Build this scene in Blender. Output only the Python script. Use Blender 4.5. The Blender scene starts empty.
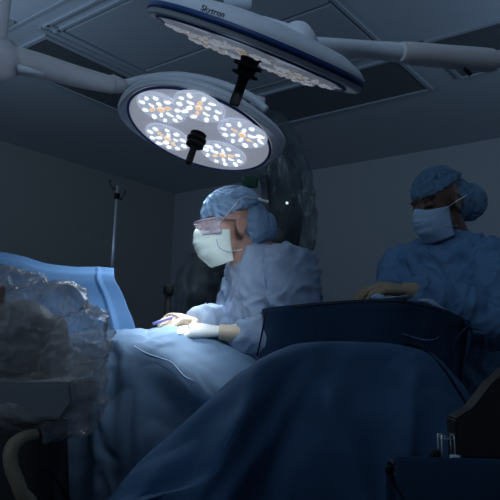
import bpy, bmesh, math, random
from math import sin, cos, pi, radians, atan, sqrt, exp
from mathutils import Vector, Matrix, noise
from mathutils.bvhtree import BVHTree
random.seed(7)
V = Vector
C = bpy.context.scene.collection
# ------------------------------------------------------------------ camera
CAMH, FPX = 1.15, 610.0
pitch, roll = atan(95/610), radians(2.0)
F = V((0, cos(pitch), sin(pitch)))
R0 = V((1, 0, 0)); U0 = R0.cross(F)
RR = R0*cos(roll) + U0*sin(roll); UU = U0*cos(roll) - R0*sin(roll)
cam_data = bpy.data.cameras.new('camera'); cam = bpy.data.objects.new('camera', cam_data); C.objects.link(cam)
cam_data.sensor_width = 36; cam_data.lens = FPX/500*36; cam_data.clip_start = .05
cam.matrix_world = Matrix(((RR.x, UU.x, -F.x, 0), (RR.y, UU.y, -F.y, 0), (RR.z, UU.z, -F.z, CAMH), (0, 0, 0, 1)))
bpy.context.scene.camera = cam
EYE = V((0, 0, CAMH))
def P(px, py, d):
    return EYE + (F + RR*((px-250)/FPX) + UU*((250-py)/FPX))*d
def ray(px, py):
    return (F + RR*((px-250)/FPX) + UU*((250-py)/FPX)).normalized()
# ------------------------------------------------------------------ light
vs = bpy.context.scene.view_settings
vs.view_transform = 'Standard'; vs.look = 'None'; vs.gamma = 1; vs.exposure = 0; vs.use_curve_mapping = False
w = bpy.data.worlds.new('dim_room'); bpy.context.scene.world = w; w.use_nodes = True
w.node_tree.nodes['Background'].inputs[0].default_value = (.42, .60, .90, 1)
w.node_tree.nodes['Background'].inputs[1].default_value = .085
def lamp(name, typ, loc, target, energy, col, **kw):
    l = bpy.data.lights.new(name, typ); l.energy = energy; l.color = col
    for k, v in kw.items(): setattr(l, k, v)
    o = bpy.data.objects.new(name, l); C.objects.link(o); o.location = loc
    o.rotation_euler = (V(target)-V(loc)).to_track_quat('-Z', 'Y').to_euler()
    return o
L1C = P(200, 130, 2.24)
FIELD = P(182, 333, 1.88)
def beam_dir(px, py, ang, ct):
    r = ray(px, py); h_ = (RR - r*r.dot(RR)).normalized(); v_ = h_.cross(r).normalized()   # image right / up as seen along this ray
    mj = h_*cos(ang) - v_*sin(ang); mn = -h_*sin(ang) - v_*cos(ang)
    return mj, (mn*sqrt(1-ct*ct) - r*ct).normalized()
maj1, ln1 = beam_dir(200, 130, radians(20.3), .455)
maj2, ln2 = beam_dir(254, 49, radians(20.6), .075)
lamp('surgical_beam', 'SPOT', L1C + ln1*.10, FIELD + V((.0, 0, 0)), 105, (.86, .93, 1.0), spot_size=radians(25), spot_blend=1.0, shadow_soft_size=.12)
lamp('surgical_halo', 'SPOT', L1C + ln1*.11, P(150, 345, 1.8), 15, (.62, .80, 1.0), spot_size=radians(112), spot_blend=1.0, shadow_soft_size=.2)
lamp('second_beam', 'SPOT', P(254, 49, 1.47) + ln2*.10, P(135, 300, 2.0), 26, (.70, .84, 1.0), spot_size=radians(72), spot_blend=1.0, shadow_soft_size=.2)
lamp('front_fill', 'AREA', (-1.9, -.6, 2.4), (-.1, 2.0, 1.3), 4.0, (.45, .68, 1.0), shape='RECTANGLE', size=1.2, size_y=1.2)  # weak front fill added behind the camera, no fixture there
lamp('ceiling_fill_left', 'AREA', (-1.9, 2.3, 2.15), (-1.5, 2.9, 2.9), 7.0, (.48, .70, 1.0), shape='RECTANGLE', size=.5, size_y=.5)  # unseen fill added to brighten the ceiling and upper walls
lamp('ceiling_fill_right', 'AREA', (2.1, 2.2, 2.15), (1.7, 2.7, 2.9), 5.0, (.45, .68, 1.0), shape='RECTANGLE', size=.5, size_y=.5)  # matching ceiling fill added on the right, out of view
lamp('ceiling_fill_near', 'AREA', (-.1, .5, 2.3), (-.1, 1.2, 2.9), 5.5, (.48, .70, 1.0), shape='RECTANGLE', size=.5, size_y=.5)  # third added ceiling fill, unseen above the camera side

# ------------------------------------------------------------------ materials
def mat(name, col, rough=.6, metal=0, spec=.5, emit=None, es=0, sheen=0):
    m = bpy.data.materials.new(name); m.use_nodes = True
    b = m.node_tree.nodes['Principled BSDF']
    b.inputs['Base Color'].default_value = (*col, 1); b.inputs['Roughness'].default_value = rough
    b.inputs['Metallic'].default_value = metal; b.inputs['Specular IOR Level'].default_value = spec
    if sheen: b.inputs['Sheen Weight'].default_value = sheen
    if emit: b.inputs['Emission Color'].default_value = (*emit, 1); b.inputs['Emission Strength'].default_value = es
    return m
def noisy(m, c1, c2, scale, bump=0, bscale=None, detail=4):
    nt = m.node_tree; N = nt.nodes; b = N['Principled BSDF']
    tc = N.new('ShaderNodeTexCoord'); no = N.new('ShaderNodeTexNoise'); no.inputs['Scale'].default_value = scale
    no.inputs['Detail'].default_value = detail
    nt.links.new(tc.outputs['Object'], no.inputs['Vector'])
    mx = N.new('ShaderNodeMix'); mx.data_type = 'RGBA'
    mx.inputs[6].default_value = (*c1, 1); mx.inputs[7].default_value = (*c2, 1)
    nt.links.new(no.outputs['Fac'], mx.inputs[0]); nt.links.new(mx.outputs[2], b.inputs['Base Color'])
    if bump:
        n2 = N.new('ShaderNodeTexNoise'); n2.inputs['Scale'].default_value = bscale or scale
        n2.inputs['Detail'].default_value = 6
        nt.links.new(tc.outputs['Object'], n2.inputs['Vector'])
        bp = N.new('ShaderNodeBump'); bp.inputs['Strength'].default_value = bump; bp.inputs['Distance'].default_value = .01
        nt.links.new(n2.outputs['Fac'], bp.inputs['Height']); nt.links.new(bp.outputs['Normal'], b.inputs['Normal'])
    return m
def cloth(name, c1, c2, crease=.5, cs=5., rough=.75):
    m = mat(name, c1, rough, spec=.25)
    noisy(m, c1, c2, 2.2)
    nt = m.node_tree; N = nt.nodes; b = N['Principled BSDF']
    tc = N.new('ShaderNodeTexCoord'); dn = N.new('ShaderNodeTexNoise'); dn.inputs['Scale'].default_value = 4
    nt.links.new(tc.outputs['Object'], dn.inputs['Vector'])
    ad = N.new('ShaderNodeMix'); ad.data_type = 'VECTOR'; ad.inputs[0].default_value = .22
    nt.links.new(tc.outputs['Object'], ad.inputs[4]); nt.links.new(dn.outputs['Color'], ad.inputs[5])
    vo = N.new('ShaderNodeTexNoise'); vo.noise_type = 'RIDGED_MULTIFRACTAL'; vo.inputs['Scale'].default_value = cs*1.3; vo.inputs['Detail'].default_value = 3
    vo.inputs['Roughness'].default_value = .45; vo.inputs['Distortion'].default_value = .6
    nt.links.new(ad.outputs[1], vo.inputs['Vector'])
    n2 = N.new('ShaderNodeTexNoise'); n2.inputs['Scale'].default_value = 160; nt.links.new(tc.outputs['Object'], n2.inputs['Vector'])
    b1 = N.new('ShaderNodeBump'); b1.inputs['Strength'].default_value = crease; b1.inputs['Distance'].default_value = .05
    nt.links.new(vo.outputs['Fac'], b1.inputs['Height'])
    b2 = N.new('ShaderNodeBump'); b2.inputs['Strength'].default_value = .15; b2.inputs['Distance'].default_value = .002
    nt.links.new(n2.outputs['Fac'], b2.inputs['Height']); nt.links.new(b1.outputs['Normal'], b2.inputs['Normal'])
    nt.links.new(b2.outputs['Normal'], b.inputs['Normal'])
    return m
def plastic(name, col, alpha, rough=.12, lo=.15):
    m = mat(name, col, rough, spec=.8)
    nt = m.node_tree; N = nt.nodes; b = N['Principled BSDF']; out = N['Material Output']
    tr = N.new('ShaderNodeBsdfTransparent'); mx = N.new('ShaderNodeMixShader')
    tc = N.new('ShaderNodeTexCoord'); no = N.new('ShaderNodeTexNoise'); no.inputs['Scale'].default_value = 9; no.inputs['Detail'].default_value = 8
    no.inputs['Distortion'].default_value = 1.5
    nt.links.new(tc.outputs['Object'], no.inputs['Vector'])
    mr = N.new('ShaderNodeMapRange'); mr.inputs[1].default_value = .35; mr.inputs[2].default_value = .7
    mr.inputs[3].default_value = lo; mr.inputs[4].default_value = alpha
    nt.links.new(no.outputs['Fac'], mr.inputs[0]); nt.links.new(mr.outputs[0], mx.inputs[0])
    nt.links.new(tr.outputs[0], mx.inputs[1]); nt.links.new(b.outputs[0], mx.inputs[2]); nt.links.new(mx.outputs[0], out.inputs[0])
    bp = N.new('ShaderNodeBump'); bp.inputs['Strength'].default_value = .7; bp.inputs['Distance'].default_value = .02
    nt.links.new(no.outputs['Fac'], bp.inputs['Height']); nt.links.new(bp.outputs['Normal'], b.inputs['Normal'])
    return m
m_ceil = noisy(mat('ceiling_paint', (.30, .34, .38), .8), (.50, .54, .58), (.54, .58, .62), 1.5)
m_trof = mat('troffer_diffuser', (.12, .13, .14), .45)
m_tbar = mat('ceiling_frame', (.42, .46, .50), .6)
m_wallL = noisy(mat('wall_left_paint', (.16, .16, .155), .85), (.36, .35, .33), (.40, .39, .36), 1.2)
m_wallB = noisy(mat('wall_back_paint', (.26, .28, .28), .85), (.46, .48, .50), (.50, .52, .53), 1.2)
m_floor = noisy(mat('floor_vinyl', (.08, .09, .10), .4), (.07, .08, .09), (.10, .11, .12), 3)
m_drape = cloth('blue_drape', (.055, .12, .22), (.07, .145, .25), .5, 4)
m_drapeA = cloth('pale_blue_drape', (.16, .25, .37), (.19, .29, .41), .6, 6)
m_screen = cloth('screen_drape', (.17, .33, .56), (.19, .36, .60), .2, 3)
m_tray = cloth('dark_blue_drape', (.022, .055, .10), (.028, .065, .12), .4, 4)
m_gown = cloth('gown_blue', (.34, .43, .57), (.39, .48, .62), .7, 9)
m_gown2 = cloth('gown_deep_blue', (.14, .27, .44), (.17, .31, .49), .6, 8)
m_cap = cloth('cap_blue', (.20, .34, .52), (.34, .48, .64), .5, 30)
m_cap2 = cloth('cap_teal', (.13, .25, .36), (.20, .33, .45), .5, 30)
m_mask = cloth('mask_pale', (.72, .80, .70), (.78, .84, .76), .15, 14)
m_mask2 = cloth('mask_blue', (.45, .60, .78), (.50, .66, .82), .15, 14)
m_tie = mat('tie_white', (.75, .78, .80), .7)
m_skin = noisy(mat('skin_fair', (.50, .27, .20), .55), (.46, .24, .18), (.54, .31, .23), 14)
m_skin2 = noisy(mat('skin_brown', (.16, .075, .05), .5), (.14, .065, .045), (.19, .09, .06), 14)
m_hair = mat('dark_hair', (.012, .010, .010), .6)
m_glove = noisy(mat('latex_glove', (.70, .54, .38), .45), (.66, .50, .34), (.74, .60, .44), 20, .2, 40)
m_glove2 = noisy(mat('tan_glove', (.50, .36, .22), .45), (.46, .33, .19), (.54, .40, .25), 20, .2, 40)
m_glove_lit = noisy(mat('latex_glove_lit', (.86, .85, .80), .45), (.84, .82, .76), (.88, .87, .84), 20, .2, 40)  # latex glove under the lamp, its overexposed white put into the colour
m_lampgrey = noisy(mat('lamp_grey', (.68, .69, .70), .4), (.66, .67, .69), (.71, .72, .73), 5)
m_armgrey = noisy(mat('arm_offwhite', (.50, .44, .42), .42), (.64, .58, .56), (.69, .63, .61), 5)
m_navy = mat('navy_ring', (.02, .06, .20), .4)
m_plate = mat('lens_plate', (.50, .55, .66), .25, emit=(.66, .70, .82), es=.30)
m_pod = mat('pod_glass', (.62, .66, .72), .12, emit=(.72, .80, 1.0), es=.42)
m_led = mat('led_white', (.9, .9, .9), .2, emit=(.88, .94, 1.0), es=1.1)
m_led2 = mat('led_dim', (.6, .62, .66), .2, emit=(.80, .88, 1.0), es=.20)
m_warm2 = mat('led_dim_warm', (.8, .65, .5), .2, emit=(1.0, .68, .40), es=.16)
m_plate2 = mat('lens_plate_dim', (.50, .53, .58), .25, emit=(.70, .80, 1.0), es=.10)
m_warm = mat('led_warm', (.9, .7, .5), .2, emit=(1.0, .68, .40), es=.75)
m_facet = mat('reflector_facet', (.55, .58, .62), .15)
m_black = mat('black_rubber', (.006, .007, .008), .7, spec=.2)
m_dark = mat('dark_enamel', (.03, .032, .035), .5)
m_warmblack = mat('warm_black', (.022, .018, .016), .6)
m_steel = mat('steel', (.55, .57, .60), .35, metal=.6)
m_slab = noisy(mat('grey_housing', (.3, .3, .3), .5), (.27, .27, .27), (.32, .32, .31), 4)
m_hose = noisy(mat('beige_hose', (.36, .28, .18), .5), (.34, .26, .16), (.40, .31, .20), 12)
m_bag = plastic('clear_plastic', (.62, .55, .51), .66, .16, .26)
m_bag2 = plastic('smoky_plastic', (.10, .13, .13), .72, .2, .25)
m_white = mat('gauze_white', (.92, .92, .88), .8)
m_purple = mat('purple_plastic', (.30, .25, .60), .4)
m_brown = mat('brown_strap', (.22, .11, .05), .6)
m_lens = plastic('clear_lens', (.60, .55, .62), .45, .05, .3)
m_pink = mat('lilac_frame', (.45, .36, .46), .3)
m_green = mat('green_pad', (.05, .14, .08), .8)

# ------------------------------------------------------------------ helpers
def finish(bm, name, m, parent=None, smooth=True):
    me = bpy.data.meshes.new(name)
    bmesh.ops.recalc_face_normals(bm, faces=bm.faces) if len(bm.faces) < 60000 else None
    bm.to_mesh(me); bm.free()
    for p in me.polygons: p.use_smooth = smooth
    for x in (m if isinstance(m, (list, tuple)) else [m]): me.materials.append(x)
    o = bpy.data.objects.new(name, me); C.objects.link(o)
    if parent: o.parent = parent
    return o
def tag(o, label=None, cat=None, group=None, kind=None):
    if label: o['label'] = label
    if cat: o['category'] = cat
    if group: o['group'] = group
    if kind: o['kind'] = kind
    return o
def thing(name, label, cat, group=None):
    o = bpy.data.objects.new(name, None); C.objects.link(o); o.empty_display_size = .05
    return tag(o, label, cat, group)
def struct(o): o['kind'] = 'structure'; return o
def box(bm, c, s, M=None, bevel=0):
    r = bmesh.ops.create_cube(bm, size=1); vsx = r['verts']
    for v in vsx: v.co = V((v.co.x*s[0], v.co.y*s[1], v.co.z*s[2]))
    if bevel:
        es = list({e for v in vsx for e in v.link_edges})
        rr = bmesh.ops.bevel(bm, geom=es, offset=bevel, segments=3, affect='EDGES', profile=.5)
        vsx = list({v for f in rr['faces'] for v in f.verts} | {v for v in vsx if v.is_valid})
    T = (M or Matrix.Identity(4))
    for v in vsx: v.co = T @ (v.co + V(c))
def ell(bm, c, r, M=None, seg=24, clip=None):
    t = bmesh.new(); bmesh.ops.create_uvsphere(t, u_segments=seg, v_segments=seg//2+2, radius=1)
    for v in t.verts: v.co = V((v.co.x*r[0]+c[0], v.co.y*r[1]+c[1], v.co.z*r[2]+c[2]))
    if clip:
        g = bmesh.ops.bisect_plane(t, geom=t.verts[:]+t.edges[:]+t.faces[:], plane_co=clip[0], plane_no=clip[1], clear_inner=True)
        bmesh.ops.holes_fill(t, edges=[e for e in t.edges if e.is_boundary])
    if M:
        for v in t.verts: v.co = M @ v.co
    me = bpy.data.meshes.new('t'); t.to_mesh(me); t.free(); bm.from_mesh(me); bpy.data.meshes.remove(me)
def crom(pts, n):
    """Catmull-Rom resample of a list of Vectors (any size)."""
    out = []; k = len(pts)-1
    for i in range(n):
        t = i/(n-1)*k; j = min(int(t), k-1); u = t-j
        p0 = pts[max(j-1, 0)]; p1 = pts[j]; p2 = pts[j+1]; p3 = pts[min(j+2, k)]
        out.append(.5*((2*p1)+(p2-p0)*u+(2*p0-5*p1+4*p2-p3)*u*u+(3*p1-p0-3*p2+p3)*u*u*u))
    return out
def tube(bm, pts, rad, seg=16, n=None, flat=1.0, up=None, cap=True):
    """tube through pts; rad number or list; flat squashes along 'up' axis."""
    pts = [V(p) for p in pts]
    if not isinstance(rad, (list, tuple)): rad = [rad]*len(pts)
    if n:
        q = crom([V((*p, r)).to_4d() if False else V((p.x, p.y, p.z, r)) for p, r in zip(pts, rad)], n)
        pts = [V((a[0], a[1], a[2])) for a in q]; rad = [a[3] for a in q]
    rings = []; side = None
    for i, p in enumerate(pts):
        t = (pts[min(i+1, len(pts)-1)]-pts[max(i-1, 0)]).normalized()
        if side is None:
            u = V(up) if up else (V((0, 0, 1)) if abs(t.z) < .9 else V((0, 1, 0)))
            side = t.cross(u).normalized()
        else: side = (side - t*side.dot(t)).normalized()
        nn = side.cross(t).normalized()
        rings.append([bm.verts.new(p + (side*cos(a)+nn*sin(a)*flat)*rad[i]) for a in [2*pi*k/seg for k in range(seg)]])
    for a, b in zip(rings, rings[1:]):
        for k in range(seg): bm.faces.new((a[k], a[(k+1) % seg], b[(k+1) % seg], b[k]))
    if cap:
        bm.faces.new(rings[0][::-1]); bm.faces.new(rings[-1])
def lathe(bm, prof, M=None, seg=48, rfun=None):
    """prof list of (r,z); rfun(phi, r) -> r"""
    rings = []
    for r, z in prof:
        rings.append([bm.verts.new(V(((rfun(a, r) if rfun else r)*cos(a), (rfun(a, r) if rfun else r)*sin(a), z))) for a in [2*pi*k/seg for k in range(seg)]])
    for a, b in zip(rings, rings[1:]):
        for k in range(seg): bm.faces.new((a[k], a[(k+1) % seg], b[(k+1) % seg], b[k]))
    bm.faces.new(rings[0][::-1]); bm.faces.new(rings[-1])
    if M:
        for rg in rings:
            for v in rg: v.co = M @ v.co
def fuse(bm, name, m, parent=None, voxel=.006, smooth=4, disp=None):
    me = bpy.data.meshes.new('t'); bm.to_mesh(me); bm.free()
    o = bpy.data.objects.new('t', me); C.objects.link(o)
    md = o.modifiers.new('r', 'REMESH'); md.mode = 'VOXEL'; md.voxel_size = voxel
    if smooth:
        s = o.modifiers.new('s', 'SMOOTH'); s.factor = .5; s.iterations = smooth
    dg = bpy.context.evaluated_depsgraph_get(); dg.update()
    nm = bpy.data.meshes.new_from_object(o.evaluated_get(dg))
    bpy.data.objects.remove(o); bpy.data.meshes.remove(me)
    nm.name = name
    if disp:
        nrm = [v.normal.copy() for v in nm.vertices]
        for v, n in zip(nm.vertices, nrm): v.co += disp(v.co.copy(), n)
    nm.materials.clear()
    for x in (m if isinstance(m, (list, tuple)) else [m]): nm.materials.append(x)
    for p in nm.polygons: p.use_smooth = True
    nm.update()
    o = bpy.data.objects.new(name, nm); C.objects.link(o)
    if parent: o.parent = parent
    return o
def ridge(p):  # sharp crease noise, about -.5..1
    return 1-2.2*abs(noise.noise(p))
def folds(amp, f=(7, 7, 7), seed=0, fine=.35):
    def g(co, n):
        p = V((co.x*f[0], co.y*f[1], co.z*f[2])) + V((seed, seed*1.7, seed*.3))
        w_ = noise.noise_vector(p*.5)*.9
        a = ridge(p+w_)*.6 + ridge(p*2.1+w_*1.5+V((5, 3, 1)))*fine*.6
        return n*(a*amp)
    return g
def grid_cloth(name, rows, nu, nv, m, parent=None, thick=.003, disp=None, post=None):
    rs = [crom([V(p) for p in r], nu) for r in rows]
    cols = [crom([rs[j][i] for j in range(len(rs))], nv) for i in range(nu)]
    me = bpy.data.meshes.new(name)
    vs_ = [cols[i][j] for j in range(nv) for i in range(nu)]
    if post: vs_ = [post(p, (k % nu)/(nu-1), (k//nu)/(nv-1)) for k, p in enumerate(vs_)]
    fs = [(j*nu+i, j*nu+i+1, (j+1)*nu+i+1, (j+1)*nu+i) for j in range(nv-1) for i in range(nu-1)]
    me.from_pydata(vs_, [], fs); me.update()
    if disp:
        ns = [v.normal.copy() for v in me.vertices]
        for v, n in zip(me.vertices, ns): v.co += disp(v.co.copy(), n)
        me.update()
    for p in me.polygons: p.use_smooth = True
    me.materials.append(m)
    o = bpy.data.objects.new(name, me); C.objects.link(o)
    if parent: o.parent = parent
    s = o.modifiers.new('thick', 'SOLIDIFY'); s.thickness = thick; s.offset = 0
    return o
def bvh(o):
    bm = bmesh.new(); bm.from_mesh(o.data); t = BVHTree.FromBMesh(bm); bm.free(); return t
def snap(trees, px, py, off=.003, dflt=2):
    best = None
    for t in trees:
        h = t.ray_cast(EYE, ray(px, py))
        if h[0] is not None and (best is None or h[3] < best): best = h[3]
    if best is None: return P(px, py, dflt)
    return EYE + ray(px, py)*(best-off)
def frame(o, x, up):
    x = V(x).normalized(); z = V(up); z = (z-x*z.dot(x)).normalized(); y = z.cross(x)
    return Matrix(((x.x, y.x, z.x, o[0]), (x.y, y.y, z.y, o[1]), (x.z, y.z, z.z, o[2]), (0, 0, 0, 1)))

# ------------------------------------------------------------------ room shell
YAW = radians(38)
Bd = V((sin(YAW), cos(YAW), 0)); Ad = V((-cos(YAW), sin(YAW), 0))
def AB(a, b, z=0): return Ad*a + Bd*b + V((0, 0, z))
ROOM = Matrix(((Ad.x, Bd.x, 0, 0), (Ad.y, Bd.y, 0, 0), (0, 0, 1, 0), (0, 0, 0, 1)))
CZ = 2.9
def rbox(name, a0, a1, b0, b1, z0, z1, m, parent=None, bevel=0):
    bm = bmesh.new(); box(bm, ((a0+a1)/2, (b0+b1)/2, (z0+z1)/2), (a1-a0, b1-b0, z1-z0), ROOM, bevel)
    return finish(bm, name, m, parent, smooth=False)
struct(rbox('floor', -3.5, 5.2, -2.5, 5.2, -.08, 0, m_floor))
struct(rbox('ceiling', -3.5, 5.2, -.8, 5.2, CZ, CZ+.1, m_ceil))
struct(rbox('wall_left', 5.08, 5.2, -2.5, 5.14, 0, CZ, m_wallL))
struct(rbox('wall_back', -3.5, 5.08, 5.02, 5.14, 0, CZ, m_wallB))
struct(rbox('baseboard_left', 5.06, 5.08, -2.5, 5.02, 0, .12, m_dark))
struct(rbox('baseboard_back', -3.5, 5.06, 5.00, 5.02, 0, .12, m_dark))
def troffer(a0, a1, b0, b1, label):
    t = thing('ceiling_light', label, 'ceiling light', 'unlit ceiling light panels')
    rbox('diffuser', a0+.012, a1-.012, b0+.012, b1-.012, CZ-.008, CZ-.001, m_trof, t)
    bm = bmesh.new(); e = .012
    for (x0, x1, y0, y1) in ((a0-e, a1+e, b0-e, b0+e), (a0-e, a1+e, b1-e, b1+e), (a0-e, a0+e, b0+e, b1-e), (a1-e, a1+e, b0+e, b1-e)):
        box(bm, ((x0+x1)/2, (y0+y1)/2, CZ-.009), (x1-x0, y1-y0, .016), ROOM)
    finish(bm, 'frame', m_tbar, t, smooth=False)
troffer(3.03, 3.57, 1.87, 3.12, 'long unlit ceiling light panel above the lit lamp arm')
troffer(1.46, 2.76, 3.24, 3.78, 'long unlit ceiling light panel behind the edge-on lamp')
troffer(-.10, 1.24, 3.15, 3.72, 'unlit ceiling light panel at upper right edge behind the bent arm end')
troffer(3.05, 3.60, .45, 1.66, 'unlit ceiling light panel with one corner showing at upper left edge')
# raised airflow diffuser field in the middle: frame ridges and perforated panels
t = thing('air_diffuser', 'pale square air diffuser of framed panels in middle of the ceiling', 'ceiling vent')
bm = bmesh.new()
for b in (1.80, 1.87, 3.12):
    box(bm, (2.2, b, CZ-.008), (1.5, .018, .015), ROOM)
for a in (1.46, 2.90, 2.97):
    box(bm, (a, 2.46, CZ-.0085), (.018, 1.34, .014), ROOM)
finish(bm, 'frame', m_tbar, t, smooth=False)
for i in range(2):
    for j in range(2):
        a0 = 1.49+i*.705; b0 = 1.90+j*.61
        rbox('diffuser_panel', a0, a0+.68, b0, b0+.585, CZ-.014, CZ-.001, m_tbar, t)
struct(rbox('trim_1', 2.3, 3.7, 1.70, 1.72, CZ-.006, CZ, m_tbar))

# ------------------------------------------------------------------ surgical lamps
def make_lamp(name, label, cpos, nrm, major, R, group, led, warm, plate, band, podm):
    root = thing(name, label, 'surgical light', group)
    M = frame(cpos, major, nrm)         # local X = major axis, Z = beam direction
    root.matrix_world = M
    def rf(a, r):
        k = max(0, cos(a-radians(202)))**10 + max(0, cos(a-radians(26)))**10
        return r*(1+.11*k)
    bm = bmesh.new()
    lathe(bm, [(R*.30, -.066), (R*.55, -.061), (R*.85, -.048), (R*1.0, -.032), (R*1.065, -.018), (R*1.07, -.004), (R*1.06, .010), (R*1.04, .014), (R*1.03, .006)], None, 72, rf)
    finish(bm, 'housing', m_lampgrey, root)
    bm = bmesh.new(); tube(bm, [(R*cos(a), R*sin(a), .013) for a in [2*pi*k/72 for k in range(73)]], .0052, 8, cap=False)
    finish(bm, 'ring', m_navy, root)
    bm = bmesh.new()
    lathe(bm, [(R*1.078, -.013), (R*1.078, .001)], None, 72, rf)
    finish(bm, 'rim_band', band, root)
    bm = bmesh.new(); lathe(bm, [(R*1.02, .004), (R*.99, .013), (R*.6, .016), (.02, .018)], None, 64)
    finish(bm, 'lens_plate', plate, root)
    pods = [(211, 48, 33), (262, 54, 31), (319, 52, 31), (36, 38, 30), (133, 42, 31)]
    for a, r, pr in pods:
        a = radians(a); rr_ = r/73.6*R; q = V((cos(a)*rr_, -sin(a)*rr_, .018)); pr = .335*R
        bm = bmesh.new(); lathe(bm, [(pr, .0), (pr*1.0, .004), (pr*.9, .006), (pr*.85, .004), (.004, .004)], Matrix.Translation(q), 32)
        pod = finish(bm, 'light_pod', podm, root)
        bm = bmesh.new()
        lathe(bm, [(pr*.93, .004), (pr*.90, .009), (pr*.70, .006), (pr*.42, .0095), (pr*.25, .006)], Matrix.Translation(q), 56, lambda b_, r_: r_*(1+.07*cos(7*b_+1)))
        finish(bm, 'reflector', podm, pod)
        rng = random.Random(int(rr_*1e5)+int(a*10))
        for k in range(17):
            if k == 0: c, l0, l1, mm = q+V((0, 0, .009)), .15, .15, warm
            else:
                n_, r_ = (6, .40) if k < 7 else (10, .76)
                b = 2*pi*(k+.3*rng.random())/n_+a; c = q+V((cos(b)*pr*r_, sin(b)*pr*r_, .009)); l0 = rng.uniform(.11, .19); l1 = rng.uniform(.07, .12); mm = warm if k in (3, 6) else led
            bm = bmesh.new(); ell(bm, (0, 0, 0), (pr*l0, pr*l1, .0035), Matrix.Translation(c) @ Matrix.Rotation((b if k else 0)+rng.uniform(-.7, .7), 4, 'Z'), 8)
            finish(bm, 'lens', mm, pod)
    h = bmesh.new(); lathe(h, [(.030, .015), (.030, .022), (.024, .024), (.022, .036), (.036, .038), (.036, .046), (.024, .048), (.022, .058), (.033, .060), (.033, .067), (.018, .070)], None, 32)
    hub = finish(h, 'handle_collar', m_black, root)
    h = bmesh.new(); lathe(h, [(.014, .066), (.0125, .09), (.0135, .135), (.010, .142)], None, 24)
    finish(h, 'handle', m_black, root)
    return root, M
lamp1, M1 = make_lamp('surgical_light', 'lit round surgical light head with five bright pods facing down over the masked surgeon', L1C, ln1, maj1, .27, 'overhead surgical lights', m_led, m_warm, m_plate, m_lampgrey, m_pod)
L2C = P(254, 49, 1.47)
lamp2, M2 = make_lamp('surgical_light', 'surgical light head seen edge-on at top of the photo with black handle hanging down', L2C, ln2, maj2, .238, 'overhead surgical lights', m_led2, m_warm2, m_plate2, m_navy, m_plate2)
def part_w(bm, name, m, root, smooth=True):      # a part modelled in world coordinates under a placed root
    o = finish(bm, name, m, None, smooth); o.parent = root; o.matrix_parent_inverse = root.matrix_world.inverted(); return o
# arm of the lit lamp
bm = bmesh.new()
tube(bm, [P(122, 85, 2.34), P(150, 79, 2.33), P(180, 77, 2.33), P(215, 83, 2.34), P(250, 97, 2.33), P(266, 110, 2.32)], [.022, .024, .024, .022, .022, .018], 16, 40, flat=.8)
part_w(bm, 'yoke', m_lampgrey, lamp1)
bm = bmesh.new(); tube(bm, [P(215, 100, 2.34), P(222, 112, 2.30)], [.05, .07], 20)
part_w(bm, 'yoke_mount', m_lampgrey, lamp1)
bm = bmesh.new(); tube(bm, [P(252, 101, 2.34), P(264, 103, 2.33)], [.024, .022], 20)
part_w(bm, 'joint', m_armgrey, lamp1)
bm = bmesh.new(); tube(bm, [P(108, 85, 2.30), P(113, 84, 2.31), P(126, 87, 2.33)], [.034, .036, .024], 20)
part_w(bm, 'joint', m_armgrey, lamp1)
bm = bmesh.new(); tube(bm, [P(14, 60, 2.02), P(40, 66, 2.1), P(75, 76, 2.2), P(112, 85, 2.30)], [.046, .043, .039, .033], 24, 30)
arm1 = part_w(bm, 'arm', m_armgrey, lamp1)
bm = bmesh.new(); tube(bm, [P(18, 68, 1.975), P(42, 73.5, 2.06)], [.013, .010], 12)
part_w(bm, 'arm_cover', m_lampgrey, lamp1)
bm = bmesh.new(); ell(bm, P(100, 82.5, 2.236), (.004, .004, .004), None, 10)
part_w(bm, 'screw', m_dark, lamp1)
bm = bmesh.new()
j = P(-4, 60, 2.0); tube(bm, [j+V((.0, -.055, -.035)), j+V((0, -.03, -.02)), j+V((0, .05, .03))], [.055, .072, .07], 32)
ell(bm, j, (.075, .07, .062))
part_w(bm, 'knuckle', m_armgrey, lamp1)
bm = bmesh.new(); jt = P(-5, 48, 2.02); tube(bm, [jt, V((jt.x, jt.y, 2.10)), V((jt.x, jt.y, 2.35)), V((jt.x, jt.y, CZ-.03))], [.03, .034, .036, .036], 24)
part_w(bm, 'post', m_armgrey, lamp1)
bm = bmesh.new(); tube(bm, [V((jt.x, jt.y, CZ-.06)), V((jt.x, jt.y, CZ))], [.10, .12], 32)
part_w(bm, 'ceiling_flange', m_armgrey, lamp1)
# arm of the edge-on lamp
bm = bmesh.new()
a_ = P(300, 42, 1.40)
tube(bm, [a_+(RR*-.010+UU*.0-F*.035), a_+(RR*.004+F*.03)], [.036, .042], 28)
ell(bm, a_, (.038, .038, .038))
part_w(bm, 'joint', m_lampgrey, lamp2)
bm = bmesh.new(); tube(bm, [P(298, 42, 1.42), P(285, 36, 1.47), P(262, 24, 1.52)], [.030, .03, .02], 16, 12)
part_w(bm, 'joint_mount', m_lampgrey, lamp2)
bm = bmesh.new(); tube(bm, [P(304, 44, 1.42), P(335, 47, 1.50), P(370, 50, 1.62), P(410, 53, 1.68)], [.018, .021, .024, .027], 16, 20)
part_w(bm, 'arm', m_lampgrey, lamp2)
bm = bmesh.new(); tube(bm, [P(398, 52.5, 1.66), P(404, 53, 1.67), P(450, 57, 1.74), P(484, 60, 1.79), P(493, 61, 1.80), P(496, 61, 1.81)], [.018, .030, .033, .035, .031, .015], 24, 30)
part_w(bm, 'arm_sleeve', m_armgrey, lamp2)
bm = bmesh.new(); tube(bm, [P(464, 68, 1.73), P(471, 75, 1.73)], .006, 8)
part_w(bm, 'release_lever', m_black, lamp2)
bm = bmesh.new(); tube(bm, [P(490, 60, 1.80), P(505, 56, 2.05), P(530, 30, 2.2), P(548, -40, 2.25)], .028, 16, 16)
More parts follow.
